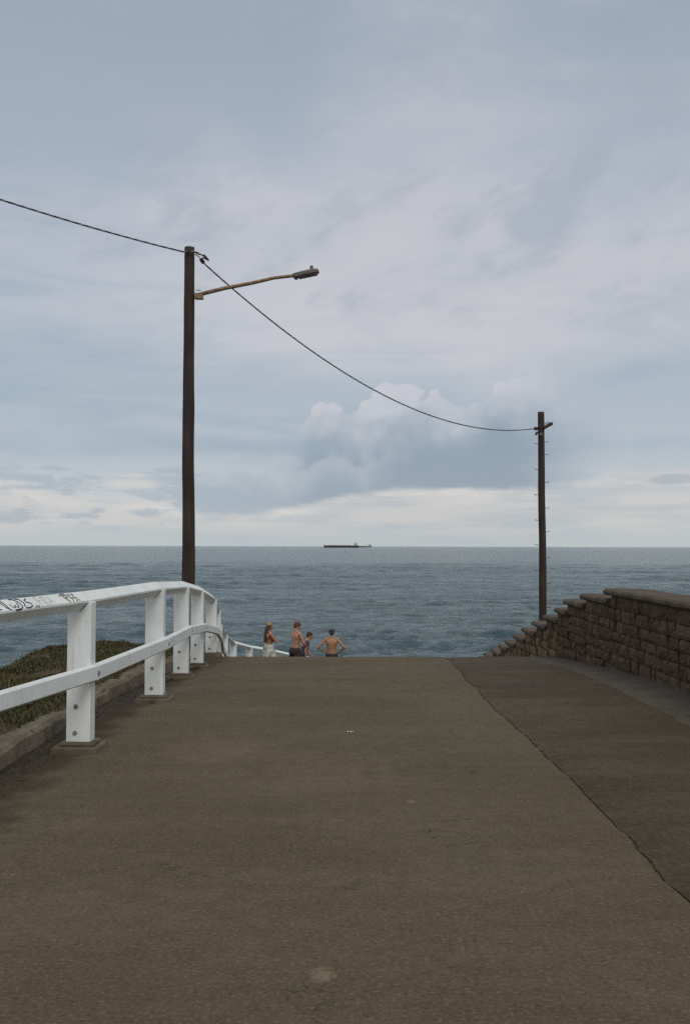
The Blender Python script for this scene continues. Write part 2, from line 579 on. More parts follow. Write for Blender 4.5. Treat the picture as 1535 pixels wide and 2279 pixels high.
# grass
mb_v = []; mb_f = []
cnt = 0
while cnt < 95000:
    y = 5.2 + 14.5 * random.random(); x = -2.66 - 3.0 * random.random()
    if x < -.36 * y - .4 and y < 15: continue
    pat = nz(x * 1.6, y * 1.6, 2.0)
    if pat < -.28 and random.random() < .75: continue
    if x > -2.85 and random.random() < .55: continue
    z = ground_z(x, y)
    h = random.uniform(.018, .05) * (1 + .9 * pat)
    if random.random() < .008: h *= 2.0
    w = random.uniform(.004, .009); a = random.random() * 6.283
    lx, ly = math.cos(a), math.sin(a); b2 = random.random() * 6.283; ln = random.uniform(.3, 1.3) * h
    bx, by = x + math.cos(b2) * ln, y + math.sin(b2) * ln
    n = len(mb_v)
    mb_v += [(x - lx * w, y - ly * w, z - .01), (x + lx * w, y + ly * w, z - .01),
             ((x + bx) / 2 + lx * w * .7, (y + by) / 2 + ly * w * .7, z + h * .65), ((x + bx) / 2 - lx * w * .7, (y + by) / 2 - ly * w * .7, z + h * .65), (bx, by, z + h)]
    mb_f += [(n, n + 1, n + 2, n + 3), (n + 3, n + 2, n + 4)]
    cnt += 1
mb = MB(); mb.v = mb_v; mb.f = mb_f; mb.m = [0] * len(mb_f)
tag(mb.build('grass', M['grass']), 'low dry green and brown grass on the verge behind the fence', 'grass', kind='stuff')

# ------------------------------------------------------------------ sea
def grow(a, b, step, k):
    r = [a]
    while r[-1] < b: r.append(r[-1] + step); step *= k
    return r


yy = grow(24, 500, .28, 1.0042); yy = np.array(yy + grow(yy[-1] + 3, 60000, 3.5, 1.06))
half = grow(.3, 130, .6, 1.007); half = np.array(half + grow(half[-1] + 2, 60000, 3, 1.09))
xx = np.concatenate([-half[::-1], half])
X, Y = np.meshgrid(xx, yy)
dY = np.gradient(yy)[:, None]; dX = np.abs(np.gradient(xx))[None, :]
Z = np.zeros_like(X)
for k in range(58):
    lam = 1.3 * (1.062 ** k) * rng.uniform(.9, 1.1)
    th = rng.normal(0, .62 if lam < 12 else .4) - math.pi / 2
    kx, ky = math.cos(th) * 2 * math.pi / lam, math.sin(th) * 2 * math.pi / lam
    amp = .021 * lam ** .48
    fade = np.clip((lam / (2.6 * np.maximum(dX * abs(math.cos(th)) + .2 * dX, dY)) - .6) / .8, 0, 1)
    ph = kx * X + ky * Y + rng.uniform(0, 6.28)
    s = np.sin(ph)
    Z += amp * fade * (1.6 * np.exp(1.3 * (s - 1)) - .55)
grp = .75 + .35 * np.sin(X * .021 + Y * .034 + 1.0) * np.sin(Y * .051 - X * .013)
Z = Z * grp + SEA
nX = len(xx); nY = len(yy)
me = bpy.data.meshes.new('sea')
idx = np.arange(nX * nY).reshape(nY, nX)
faces = np.stack([idx[:-1, :-1], idx[:-1, 1:], idx[1:, 1:], idx[1:, :-1]], -1).reshape(-1, 4)
me.vertices.add(nX * nY); me.vertices.foreach_set('co', np.stack([X, Y, Z], -1).astype(np.float32).ravel())
nf = len(faces); me.loops.add(nf * 4); me.loops.foreach_set('vertex_index', faces.astype(np.int32).ravel())
me.polygons.add(nf); me.polygons.foreach_set('loop_start', np.arange(0, nf * 4, 4, dtype=np.int32))
me.update(calc_edges=True)
me.materials.append(M['water'])
me.polygons.foreach_set('use_smooth', [True] * len(me.polygons))
sea = bpy.data.objects.new('sea', me); col.objects.link(sea)
tag(sea, 'choppy blue grey ocean reaching to the horizon', 'sea', kind='structure')

# ------------------------------------------------------------------ white fence
# (distance, lateral, height of top-rail centre) measured from the photograph
FP = []
for (Yd, px, py) in ((8.08, 183, 1338), (10.6, 347, 1311), (13.2, 405, 1306), (15.65, 440, 1315), (18.2, 471, 1334),
                     (20.7, 481.5, 1358), (23.2, 486, 1390), (25.7, 499, 1414), (28.2, 519, 1432), (30.7, 555, 1441.5), (33.0, 600, 1448.5), (35.4, 645, 1458)):
    FP.append(P(px, py, Yd))
FP = [Vector((-3.05, 3.1, FP[0].z)), Vector((-2.53, 5.58, FP[0].z))] + FP + [Vector((-1.1, 37.6, FP[-1].z - .42))]
fence = empty('white_fence', (FP[2].x, FP[2].y, 0))
tag(fence, 'white painted timber post and rail fence along the road edge, graffiti on its top rail', 'fence')
FO = Vector(fence.location)
S = .108                         # side of the square top rail, set on its corner
HD = S / math.sqrt(2)


def tangent(i):
    a = FP[max(i - 1, 0)]; b = FP[min(i + 1, len(FP) - 1)]
    t = (b - a); t.z = 0
    return t.normalized()


def rail_pt(i, j, t, off, dz):
    """point along span i->j offset sideways (to the road) and down"""
    p = FP[i].lerp(FP[j], t)
    sd = (FP[j] - FP[i]).normalized(); side = Vector((sd.y, -sd.x, 0)).normalized()
    return p + side * off + Vector((0, 0, dz))


top_rails = []
for i in range(len(FP) - 1):
    j = i + 1; mb = MB(); rings = []
    d = (FP[j] - FP[i]); L = d.length
    e = .004 / L
    n = 6
    jit = random.uniform(-.004, .004)
    for k in range(n + 1):
        t = e + (1 - 2 * e) * k / n
        w = .003 * nz(i * 3.1 + t * 3, 2.0)
        rings.append([rail_pt(i, j, t, o + w, z + jit) - FO for o, z in
                      ((HD, .008), (HD, -.008), (.008, -HD), (-.008, -HD), (-HD, -.008), (-HD, .008), (-.008, HD), (.008, HD))])
    mb.loft([r[::-1] for r in rings])
    o = mb.build('top_rail', M['paint'], fence)
    top_rails.append(o)
    # lower rail bolted to the road side of the posts
    mb = MB(); rings = []
    for k in range(n + 1):
        t = e + (1 - 2 * e) * k / n
        c0 = .110; hw, hh, c = .034, .064, .012
        rings.append([rail_pt(i, j, t, c0 + o2, -.575 + z + jit) - FO for o2, z in
                      ((hw, hh - c), (hw, -hh + c), (hw - c, -hh), (-hw + c, -hh), (-hw, -hh + c), (-hw, hh - c), (-hw + c, hh), (hw - c, hh))])
    mb.loft([r[::-1] for r in rings])
    mb.build('middle_rail', M['paint'], fence)
# posts
for i in range(len(FP) - 1):
    p = FP[i]; t = tangent(i)
    if 1 < i < 7: t = (t + Vector((0, 1.5, 0))).normalized()
    Mx = Matrix(((t.y, t.x, 0), (-t.x, t.y, 0), (0, 0, 1)))          # local x = towards the road, y = along
    zg = RZ(p.y) - dip(p.x, p.y)
    hw, hd = .097, .066
    mb = MB()
    z0 = zg - .15 - p.z
    prof = [(-hw, z0), (hw, z0), (hw, -.004), (HD + .004, -.004), (0, -HD - .004), (-HD - .004, -.004), (-hw, -.004)]
    # V-notched post: front and back outline joined along the fence line
    a = [Mx @ Vector((x, -hd, z)) + p - FO for x, z in prof]
    b = [Mx @ Vector((x, hd, z)) + p - FO for x, z in prof]
    nn = len(prof)
    fs = [(0, 1, 2, 3, 4), (0, 4, 5, 6), (nn + 4, nn + 3, nn + 2, nn + 1, nn), (nn + 6, nn + 5, nn + 4, nn)]
    fs += [(k, nn + k, nn + (k + 1) % nn, (k + 1) % nn) for k in range(nn)]
    mb.add(a + b, fs)
    po = mb.build('post', M['paint'], fence, bevel=.006)
    # concrete footing
    mb = MB()
    Mf = Matrix.Translation(Vector((p.x, p.y, zg)) - FO) @ Mx.to_4x4()
    mb.box((-.215, -.19, -.12), (.205, .19, .052), Mf, .86)
    mb.box((-.15, -.125, .05), (.145, .125, .082), Mf, .93)
    ft = mb.build('footing', M['concrete'], po, bevel=.022)
    # bolts on the face towards the camera, on the lower rail
    for bx, bz in ((-.02, .36), (-.025, .15)):
        mb = MB(); c = Mx @ Vector((bx, -hd, 0)) + Vector((p.x, p.y, zg + bz)) - FO; dn = Mx @ Vector((0, -1, 0))
        mb.tube([c - dn * .004, c + dn * .004], .019, 10); mb.tube([c + dn * .003, c + dn * .013], [.012, .010], 6)
        mb.build('bolt', M['bolt'], po)
    mb = MB(); c = Mx @ Vector((.145, .0, -.575)) + p - FO; dn = Mx @ Vector((1, 0, 0))
    mb.tube([c - dn * .004, c + dn * .004], .019, 10); mb.tube([c + dn * .003, c + dn * .012], [.012, .010], 6)
    mb.build('bolt', M['bolt'], po)

# graffiti: pen strokes lying on the sloping upper face of the first visible rail
GI, GJ = 1, 2


def face_pt(u, v):
    """u metres back from post along the rail, v 0 (road-side corner) .. 1 (top corner)"""
    L = (FP[GJ] - FP[GI]).length
    o = HD * (1 - v); z = HD * v
    return rail_pt(GI, GJ, 1 - u / L, o, z) - FO + Vector((.7, 0, .7)) * .0035


def scribble(name, mat, strokes, w, u0, k0):
    mb = MB()
    strokes = [[(u0 - (u0 - a) * k0, b) for a, b in st] for st in strokes]
    for st in strokes:
        pts = []
        for a, b in zip(st[:-1], st[1:]):
            for k in range(4): pts.append((a[0] + (b[0] - a[0]) * k / 4, a[1] + (b[1] - a[1]) * k / 4))
        pts.append(st[-1])
        sm = [pts[0]] + [((pts[k - 1][0] + 2 * pts[k][0] + pts[k + 1][0]) / 4, (pts[k - 1][1] + 2 * pts[k][1] + pts[k + 1][1]) / 4) for k in range(1, len(pts) - 1)] + [pts[-1]]
        mb.tube([face_pt(u, v) for u, v in sm], w, 5)
    tag(mb.build(name, mat, top_rails[1]))


# the face runs right to left in u; 1st tag: I V w J C ,,
T0 = 1.50
scribble('graffiti_tag', M['ink'], [
    [(T0, .80), (T0 - .05, .45), (T0 - .085, .18), (T0 - .11, .2)],
    [(T0 - .15, .95), (T0 - .20, .5), (T0 - .24, .15), (T0 - .29, .12)], [(T0 - .20, .95), (T0 - .24, .6), (T0 - .26, .2)],
    [(T0 - .33, .55), (T0 - .34, .28), (T0 - .38, .2), (T0 - .41, .45), (T0 - .43, .2), (T0 - .47, .3), (T0 - .47, .6)],
    [(T0 - .38, .95), (T0 - .46, .9), (T0 - .53, .6), (T0 - .54, .2), (T0 - .46, .06), (T0 - .36, .05)],
    [(T0 - .50, .95), (T0 - .58, .85), (T0 - .62, .5), (T0 - .58, .2)],
    [(T0 - .72, .85), (T0 - .66, .7), (T0 - .68, .55), (T0 - .75, .45), (T0 - .74, .2), (T0 - .66, .1), (T0 - .58, .12)],
    [(T0 - .80, .2), (T0 - .815, .06)], [(T0 - .85, .2), (T0 - .865, .06)]], .0080, T0, .70)
T1 = .88
scribble('graffiti_letters', M['ink_grey'], [
    [(T1, .95), (T1 - .03, .5), (T1 - .05, .1)], [(T1, .92), (T1 - .07, .95)], [(T1 - .03, .55), (T1 - .08, .6)],
    [(T1 - .11, .9), (T1 - .13, .5), (T1 - .15, .1)], [(T1 - .11, .88), (T1 - .17, .85), (T1 - .18, .65), (T1 - .13, .5), (T1 - .2, .12)],
    [(T1 - .23, .1), (T1 - .25, .9), (T1 - .31, .12)], [(T1 - .24, .4), (T1 - .3, .42)]], .0055, T1, .85)
T2 = .45
scribble('graffiti_initials', M['ink_brown'], [
    [(T2 + .02, .78), (T2 - .03, .92), (T2 - .08, .9)], [(T2 - .02, .92), (T2 - .05, .5), (T2 - .08, .12)], [(T2 - .02, .9), (T2 - .09, .8), (T2 - .1, .6), (T2 - .05, .5)],
    [(T2 - .12, .8), (T2 - .15, .8), (T2 - .13, .5), (T2 - .17, .45), (T2 - .14, .15)],
    [(T2 - .18, .85), (T2 - .22, .75), (T2 - .18, .5), (T2 - .24, .45), (T2 - .2, .12)], [(T2 - .25, .3), (T2 - .255, .15)]], .0095, T2, 1.0)

# ------------------------------------------------------------------ timber poles
def pole_mesh(base, top, rb, rt, wob, seed):
    mb = MB(); rings = []; n = 28; K = 90
    for k in range(K + 1):
        t = k / K; c = base.lerp(top, t)
        c = c + Vector((wob * nz(t * 2.2, seed), wob * nz(t * 2.2, seed + 5), 0)) * math.sin(math.pi * t)
        r = (rb + (rt - rb) * t) * (1 + .03 * nz(t * 7, seed + 2))
        rings.append([c + Vector((math.cos(a), math.sin(a), 0)) * r * (1 + .05 * nz(math.cos(a) * 1.5, math.sin(a) * 1.5, t * 5 + seed) + .035 * nz(math.cos(a) * 4, math.sin(a) * 4, t * 12 + seed)) for a in [6.28318 * q / n for q in range(n)]])
    mb.loft(rings)
    return mb


PY1 = 22.0
b1 = P(420, 1300, PY1); t1 = P(422, 551, PY1)
gz = ground_z(b1.x, PY1)
base1 = Vector((b1.x - .005, PY1, gz - .4))
lamp = empty('street_lamp', (b1.x, PY1, gz)); LO = Vector(lamp.location)
tag(lamp, 'tall timber pole with a rusty arm and street light behind the white fence', 'street lamp')
pole_mesh(base1 - LO, t1 - LO, .152, .112, .022, 1.0).build('pole', M['pole'], lamp, smooth=True)
# arm
a0 = P(433, 658, PY1 - .05); a3 = P(654, 613.5, PY1 - .25)
mids = [P(500, 641.5, PY1 - .1), P(560, 630, PY1 - .15), P(610, 618.5, PY1 - .2)]
MB().tube([q - LO for q in [a0] + mids + [a3]], [.045, .043, .040, .037, .036], 10).build('lamp_arm', M['rusty'], lamp, smooth=True)
q = P(445, 659.5, PY1 - .06)
mb = MB(); mb.box((-.11, -.07, -.065), (.075, .07, .065), Matrix.Translation(q - LO)); mb.build('arm_bracket', M['rusty'], lamp, bevel=.01)
q0, q1 = P(436, 646, PY1 - .1), P(447, 646, PY1 - .1)
MB().tube([q0 - LO, q1 - LO], .009, 6).build('bracket_bolt', M['step'], lamp)
q0, q1 = P(410.5, 642, PY1), P(414, 642, PY1)
MB().tube([q0 - LO, q1 - LO], .016, 6).build('bracket_bolt', M['step'], lamp)
# luminaire: tapering casting with a flat lens below and a photocell above
h0 = P(652, 614, PY1 - .25); h1 = P(709, 602, PY1 - .3)
ax = (h1 - h0); HL = ax.length; ax.normalize(); ay = Vector((0, 0, 1)).cross(ax).normalized(); az_ = ax.cross(ay)
MH = Matrix(((ax.x, ay.x, az_.x), (ax.y, ay.y, az_.y), (ax.z, ay.z, az_.z)))
mb = MB(); rings = []
for t, w, u, dn in ((0, .05, .050, .045), (.06, .080, .050, .060), (.3, .105, .058, .062), (.62, .115, .060, .060), (.9, .10, .052, .054), (1.0, .07, .030, .050)):
    rings.append([h0 - LO + MH @ Vector((t * HL, y, z)) for y, z in ((w, 0), (w, -dn * .8), (w * .85, -dn), (-w * .85, -dn), (-w, -dn * .8), (-w, 0), (-w * .8, u * .75), (-w * .35, u), (w * .35, u), (w * .8, u * .75))])
mb.loft(rings); hd = mb.build('lamp_head', M['lamp'], lamp, bevel=.006)
mb = MB(); mb.box((.2 * HL, -.08, -.088), (.93 * HL, .08, -.055), Matrix.Translation(h0 - LO) @ MH.to_4x4()); mb.build('lens', M['lens'], hd, bevel=.012)
mb = MB(); c = h0 - LO + MH @ Vector((.74 * HL, 0, .052)); mb.tube([c, c + Vector((0, 0, .045)), c + Vector((0, 0, .085))], [.04, .04, .034], 10); mb.build('photocell', M['lamp'], hd)
mb = MB(); c = h0 - LO + MH @ Vector((.1 * HL, 0, -.06)); mb.box((-.035, -.04, -.03), (.035, .04, .01), Matrix.Translation(c)); mb.build('latch', M['lamp'], hd)
# strain clamps and insulators at the pole head
cA = P(411, 561, PY1 - .14)           # left cable arrives, passes the pole
cB = P(462, 579, PY1 - .05)           # its dead end
cC = P(451, 581, PY1 + .0)            # right cable starts
mb = MB(); mb.tube([P(434, 566, PY1 + .02) - LO, P(445, 573, PY1) - LO, P(447, 577, PY1) - LO], .012, 6); mb.tube([P(435, 563, PY1) - LO, P(444, 568, PY1) - LO], .010, 6)
mb.build('eye_bolt', M['step'], lamp)
mb = MB(); d0 = P(447, 576, PY1) - LO; d1 = P(454, 586, PY1 + .05) - LO
mb.tube([d0.lerp(d1, k) for k in (0, .08, .25, .35, .5, .62, .75, .9, 1)], [.02, .045, .055, .036, .055, .036, .05, .045, .018], 10); mb.build('insulator', M['insulator'], lamp, smooth=True)
mb = MB(); d0 = P(454, 569, PY1 - .1) - LO; d1 = P(465, 580, PY1 - .1) - LO
mb.tube([d0, d0.lerp(d1, .3), d1], [.016, .034, .014], 8); d2 = P(455, 566.5, PY1 - .1) - LO; mb.tube([d2, d2 + Vector((0, 0, -.09))], .022, 6); mb.build('cable_clamp', M['cable_dark'], lamp)
mb = MB(); mb.tube([P(444, 577, PY1) - LO, P(452, 573.5, PY1 - .05) - LO, P(458, 577, PY1 - .05) - LO, P(463, 580, PY1 - .1) - LO], .008, 6); mb.build('jumper_wire', M['cable_dark'], lamp)

PY2 = 35.0
b2 = P(1207.5, 1385, PY2); t2 = P(1203, 917, PY2)
gz2 = ground_z(b2.x, PY2)
up = empty('utility_pole', (b2.x, PY2, gz2)); UO = Vector(up.location)
tag(up, 'timber utility pole with iron climbing steps rising beyond the stone wall', 'utility pole')
dirp = (t2 - b2)
base2 = b2 - dirp * ((b2.z - gz2 + .4) / dirp.z)
pole_mesh(base2 - UO, t2 - UO, .145, .114, .03, 9.0).build('pole', M['pole'], up, smooth=True)
for sx, yy_ in ((1, 984), (-1, 988), (1, 1012), (-1, 1045), (1, 1074), (-1, 1101), (1, 1131), (-1, 1158), (1, 1184), (-1, 1213), (1, 1242), (-1, 1270), (1, 1299), (-1, 1327), (1, 1352), (-1, 1378)):
    tt = (yy_ - 917) / 468; xc = 1203 + 4.5 * tt
    w0 = 6.5 + 2 * tt
    p0 = P(xc + sx * (w0 - 1), yy_, PY2); p1 = P(xc + sx * (w0 + 7.5), yy_ - .5, PY2)
    mb = MB(); lip = Vector((0, 0, .035)) if yy_ != 1101 else Vector((0, 0, -.06))
    mb.tube([p0 - UO, p1 - UO, p1 + Vector((sx * .008, 0, .006)) - UO, p1 + lip - UO], .011, 6); mb.build('climbing_step', M['step'], up)
mb = MB(); k0 = P(1208, 953, PY2 - .16); k1 = P(1227, 942.5, PY2 + .5); dd = (k1 - k0).normalized()
s1 = dd.cross(Vector((0, 0, 1))).normalized() * .05; s2 = s1.cross(dd).normalized() * .05
mb.loft([[c - UO + o for o in (s1 + s2, -s1 + s2, -s1 - s2, s1 - s2)] for c in (k0, k1)]); mb.build('cross_arm', M['pole'], up, bevel=.008)
mb = MB(); mb.tube([P(1211, 943.5, PY2) - UO, P(1218, 940, PY2 + .2) - UO, P(1226, 942, PY2 + .45) - UO], .014, 6); mb.build('brace', M['step'], up)
mb = MB(); d0 = P(1187.5, 954, PY2 - .05) - UO; d1 = P(1197, 953.5, PY2) - UO
mb.tube([d0.lerp(d1, k) for k in (0, .1, .3, .4, .55, .65, .85, 1)], [.02, .055, .07, .045, .07, .045, .06, .03], 10); mb.build('insulator', M['insulator'], up, smooth=True)
mb = MB(); d0 = P(1197, 964, PY2 - .1) - UO; mb.tube([P(1199, 961, PY2 - .1) - UO, P(1194, 963, PY2 - .1) - UO, P(1192, 966, PY2 - .1) - UO, P(1192.5, 969, PY2 - .1) - UO], [.035, .045, .04, .02], 8); mb.build('cable_clamp', M['cable_dark'], up)
mb = MB(); c = P(1203.5, 966, PY2 - .14) - UO; mb.box((-.06, -.012, -.05), (.06, .012, .05), Matrix.Translation(c)); mb.build('number_plate', M['lamp'], up)


# twisted overhead cables
def cable(name, label, pts_fn, length, r_h, r_s, pitch):
    root = empty(name, pts_fn(0)); tag(root, label, 'cable', 'overhead cables'); O = Vector(root.location)
    n = int(length / pitch * 8)
    for s in range(3):
        pts = []
        for k in range(n + 1):
            t = k / n; p = pts_fn(t); d = (pts_fn(min(t + .002, 1)) - pts_fn(max(t - .002, 0))).normalized()
            a = d.cross(Vector((0, 0, 1))).normalized(); b = a.cross(d)
            ph = 2 * math.pi * (k / 8 + s / 3)
            pts.append(p + (a * math.cos(ph) + b * math.sin(ph)) * r_h - O)
        MB().tube(pts, r_s, 5).build('cable_strand', M['cable_lit'] if s == 2 else M['cable_dark'], root, smooth=True)


K0 = P(454, 586, PY1 + .05); K1 = P(1187.5, 954, PY2 - .05)


def wire_b(t):
    p = K0.lerp(K1, t); p = p.copy(); p.z -= 4 * 1.19 * t * (1 - t); return p


cable('overhead_cable', 'twisted overhead cable sagging from the lamp pole to the utility pole', wire_b, 17, .0105, .0095, .24)
W0 = P(458, 573, PY1 - .15); W1 = P(411, 561, PY1 - .16)
wz = [(0, W0.z), (.02, W1.z)]


# the other cable comes from a pole behind the left edge of the picture
Wx = []
for px, py in ((0, 443.5), (100, 475), (200, 505), (300, 532.5), (411, 561)):
    d = ray(px, py); s0 = W1
    # plane through the pole head heading to (-12, 12)
    dx, dy = -8.55, -10.0
    t = (d.x / d.y * s0.y - s0.x) / (dx - d.x / d.y * dy)
    yv = s0.y + dy * t
    Wx.append((t, EYE + d.z / d.y * yv))
A = np.polyfit([w[0] for w in Wx], [w[1] for w in Wx], 2)


def wire_a(t):
    if t < .04:
        return W0.lerp(W1, t / .04) + Vector((0, 0, .06 * math.sin(math.pi * t / .04)))
    u = (t - .04) / .96 * 1.3
    z0 = float(np.polyval(A, 0))
    return Vector((W1.x - 8.55 * u, W1.y - 10.0 * u, W1.z + float(np.polyval(A, u)) - z0))


cable('overhead_cable', 'twisted overhead cable running from the lamp pole out of the left of the picture', wire_a, 17.5, .0105, .0095, .24)

# ------------------------------------------------------------------ stone wall with stepped coping
XW = 3.66
wall = empty('stone_wall', (XW + .2, 14, RZ(14)))
tag(wall, 'dark rough stone wall with coping stepping down the ramp on the right', 'wall')
WO = Vector(wall.location)
steps = [(-4, 13.75, -.575)]
prev = 13.75
for ye, zt in ((15.15, -.715), (16.3, -.864), (17.05, -1.047), (18.0, -1.23), (19.1, -1.43), (20.2, -1.645), (21.3, -1.87), (22.4, -2.09), (23.3, -2.29), (24.6, -2.51), (25.8, -2.74), (27.0, -2.97), (28.2, -3.2)):
    steps.append((prev, ye, zt)); prev = ye
steps = [(a, b, z + EYE) for a, b, z in steps]
CT = .09
mb = MB()
for k, (a, b, zt) in enumerate(steps):
    # core
    mb.mi = 1
    zlo = min(RZ(a), RZ(b)) - .5
    if k == 0: zlo = -.5
    mb.box((XW + .03, a, zlo), (XW + .4, b - .002, zt - CT - .004), Matrix.Translation(-WO))
    # courses of squared rough-faced blocks on the road side, breaking joint
    z = zt - CT - .006; row = 0
    while z > zlo + .1:
        h = random.uniform(.125, .20); y = a + .004 - (random.uniform(.1, .3) if k == 0 else 0)
        while y < b - .02:
            ln = random.uniform(.14, .36)
            if b - (y + ln) < .14: ln = b - .006 - y
            zb = max(z - h, zlo); g = random.uniform(.006, .014)
            if z > RZ(y) - .12:
                out = random.uniform(0, .028)
                tan = RZ(y) - .02 < z < RZ(y) + .50 and 17.2 < y < 22.6 and random.random() < .6
                mb.mi = 2 if tan else 0
                fr = []
                nU, nV = 5, 4
                tx, tz = random.uniform(-.02, .02), random.uniform(-.02, .02)
                for v in range(nV + 1):
                    for u in range(nU + 1):
                        yy_ = y + g / 2 + (ln - g) * u / nU; zz = zb + g / 2 + (z - zb - g) * v / nV
                        edge = (u in (0, nU)) or (v in (0, nV))
                        bulge = 0 if edge else .014 + .022 * nz(yy_ * 9, zz * 9, k)
                        tilt = tx * (u / nU - .5) + tz * (v / nV - .5)
                        fr.append(Vector((XW - out - tilt - bulge + .010 * nz(yy_ * 9, zz * 9, 3), yy_ + .007 * nz(yy_ * 11, zz * 11, 1), zz + .006 * nz(yy_ * 11, zz * 11, 8))) - WO)
                n0 = (nU + 1) * (nV + 1)
                bk = [Vector((XW + .06, yy_, zz)) - WO for yy_, zz in ((y + g / 2, zb + g / 2), (y + ln - g / 2, zb + g / 2), (y + ln - g / 2, z - g / 2), (y + g / 2, z - g / 2))]
                fs = [(v * (nU + 1) + u + 1, v * (nU + 1) + u, (v + 1) * (nU + 1) + u, (v + 1) * (nU + 1) + u + 1) for v in range(nV) for u in range(nU)]
                ring = [u for u in range(nU + 1)]; topr = [nV * (nU + 1) + u for u in range(nU + 1)]
                lf = [v * (nU + 1) for v in range(nV + 1)]; rt = [v * (nU + 1) + nU for v in range(nV + 1)]
                fs += [tuple(ring + [n0 + 1, n0]), tuple(topr[::-1] + [n0 + 3, n0 + 2]), tuple(lf[::-1] + [n0, n0 + 3]), tuple(rt + [n0 + 2, n0 + 1])]
                mb.add(fr + bk, fs)
            y += ln
        z -= h; row += 1
mb.build('wall_face', [M['stone'], M['mortar'], M['tan_stone']], wall)
# coping stones
caps = []
yk = -4.0
while yk < 13.75 - .8:
    ln = random.uniform(1.15, 1.4); ye = min(yk + ln, 13.75)
    if 13.75 - ye < .8: ye = 13.75
    caps.append((yk, ye, steps[0][2] + random.uniform(-.004, .004), ye == 13.75)); yk = ye
caps += [(a - .0, b, z, True) for a, b, z in steps[1:]]
for a, b, zt, nose in caps:
    mb = MB(); rings = []
    ov = .19 if nose else -.004
    n = 8
    for k in range(n + 1):
        y = a + .004 + (b + ov - a - .004) * k / n
        sh = 0.0
        if nose and k == n: sh = .03
        if nose and k == n - 1: y = b + ov - .025; sh = .004
        w = .010 * nz(y * 3, zt * 7); w2 = .010 * nz(y * 4 + 9, zt * 3)
        x0, x1, zz0, zz1 = XW - .075 + w + sh * .5, XW + .47, zt - CT + w2 * .6 + sh, zt + w2 - sh
        r_ = .028
        rings.append([Vector(q) - WO for q in ((x0 + r_, y, zz0), (x1 - r_, y, zz0), (x1, y, zz0 + r_), (x1, y, zz1 - r_), (x1 - r_, y, zz1), (x0 + .2, y, zz1 + .006), (x0 + r_ * 1.3, y, zz1), (x0 + .006, y, zz1 - r_), (x0, y, zz0 + r_))])
    mb.loft(rings)
    mb.build('coping_stone', M['coping'], wall)

# ------------------------------------------------------------------ ships
def ship(name, label, px0, px1, Yd, free, hullmat, housemat, house_at, house_h, has_funnel=True):
    x0 = P(px0, 1214, Yd).x; x1 = P(px1, 1214, Yd).x; L = x1 - x0
    root = empty(name, (x0, Yd, SEA)); tag(root, label, 'ship', 'cargo ships on the horizon')
    B = L * .15; rings = []
    # bow on the left, stern on the right
    for t, w, s in ((0.0, .02, 1.16), (.03, .32, 1.12), (.07, .62, 1.02), (.14, .92, 1.0), (.5, 1, 1), (.88, 1, 1), (.96, .9, 1.02), (1.0, .72, 1.02)):
        hw = B / 2 * w
        rake = .02 * L if t == 0 else (.008 * L if t == .03 else 0)
        rings.append([Vector((t * L + rake, -hw * .7, -4)), Vector((t * L + rake * .5, -hw * .95, free * .3)), Vector((t * L, -hw, free * s)), Vector((t * L, hw, free * s)), Vector((t * L + rake * .5, hw * .95, free * .3)), Vector((t * L + rake, hw * .7, -4))])
    h = MB().loft(rings).build('hull', hullmat, root)
    mb = MB()
    for k in range(7):
        a = (.13 + .095 * k) * L; mb.box((a, -B * .3, free - .2), (a + .075 * L, B * .3, free + 1.6))
    mb.build('hatch_cover', hullmat, h)
    a, b = house_at
    mb = MB()
    mb.box((a * L, -B * .36, free - .2), (b * L, B * .36, free + house_h * .5))
    mb.box((a * L + .003 * L, -B * .33, free + house_h * .5), (b * L - .004 * L, B * .33, free + house_h * .8))
    mb.box((a * L, -B * .5, free + house_h * .8), (b * L - .012 * L, B * .5, free + house_h))
    mb.build('bridge_house', housemat, root)
    if has_funnel:
        mb = MB(); mb.box((b * L + .008 * L, -B * .12, free), (b * L + .035 * L, B * .12, free + house_h * 1.28), None, .85); mb.build('funnel', M['funnel'], root)
    mb = MB(); mb.tube([(a * L + .01 * L, 0, free + house_h * .9), (a * L + .01 * L, 0, free + house_h * 1.4)], .5, 6)
    mb.build('mast', housemat, root)
    mb = MB(); mb.tube([(.02 * L, 0, free * 1.1), (.02 * L, 0, free + 9)], .4, 6); mb.build('foremast', housemat, root)
    return root


ship('cargo_ship', 'long dark hulled cargo ship on the horizon, its bow pointing left', 720, 798, 6500, 14.5, M['hull'], M['ship_white'], (.86, .915), 15)
ship('cargo_ship', 'cargo ship further out with haze put into its hull colour, showing beyond the stern of the dark ship', 765, 827, 9000, 12, M['hull_far'], M['ship_white'], (.875, .93), 13)


# ------------------------------------------------------------------ people
def remesh(mb, name, mats, voxel, parent=None, smooth_it=4, disp=0.0):
    tmp = mb.build('tmp', mats)
    r = tmp.modifiers.new('r', 'REMESH'); r.mode = 'VOXEL'; r.voxel_size = voxel
    s = tmp.modifiers.new('s', 'SMOOTH'); s.factor = .5; s.iterations = smooth_it
    dg = bpy.context.evaluated_depsgraph_get()
    me = bpy.data.meshes.new_from_object(tmp.evaluated_get(dg)); me.name = name
    old = tmp.data
    bpy.data.objects.remove(tmp); bpy.data.meshes.remove(old)
    if disp:
        for v in me.vertices:
            v.co += v.normal * disp * (nz(v.co.x * 40, v.co.y * 40, v.co.z * 25) + .4 * nz(v.co.x * 90, v.co.y * 90, v.co.z * 60))
    me.polygons.foreach_set('use_smooth', [True] * len(me.polygons))
    o = bpy.data.objects.new(name, me); col.objects.link(o)
    if parent: o.parent = parent
    return o


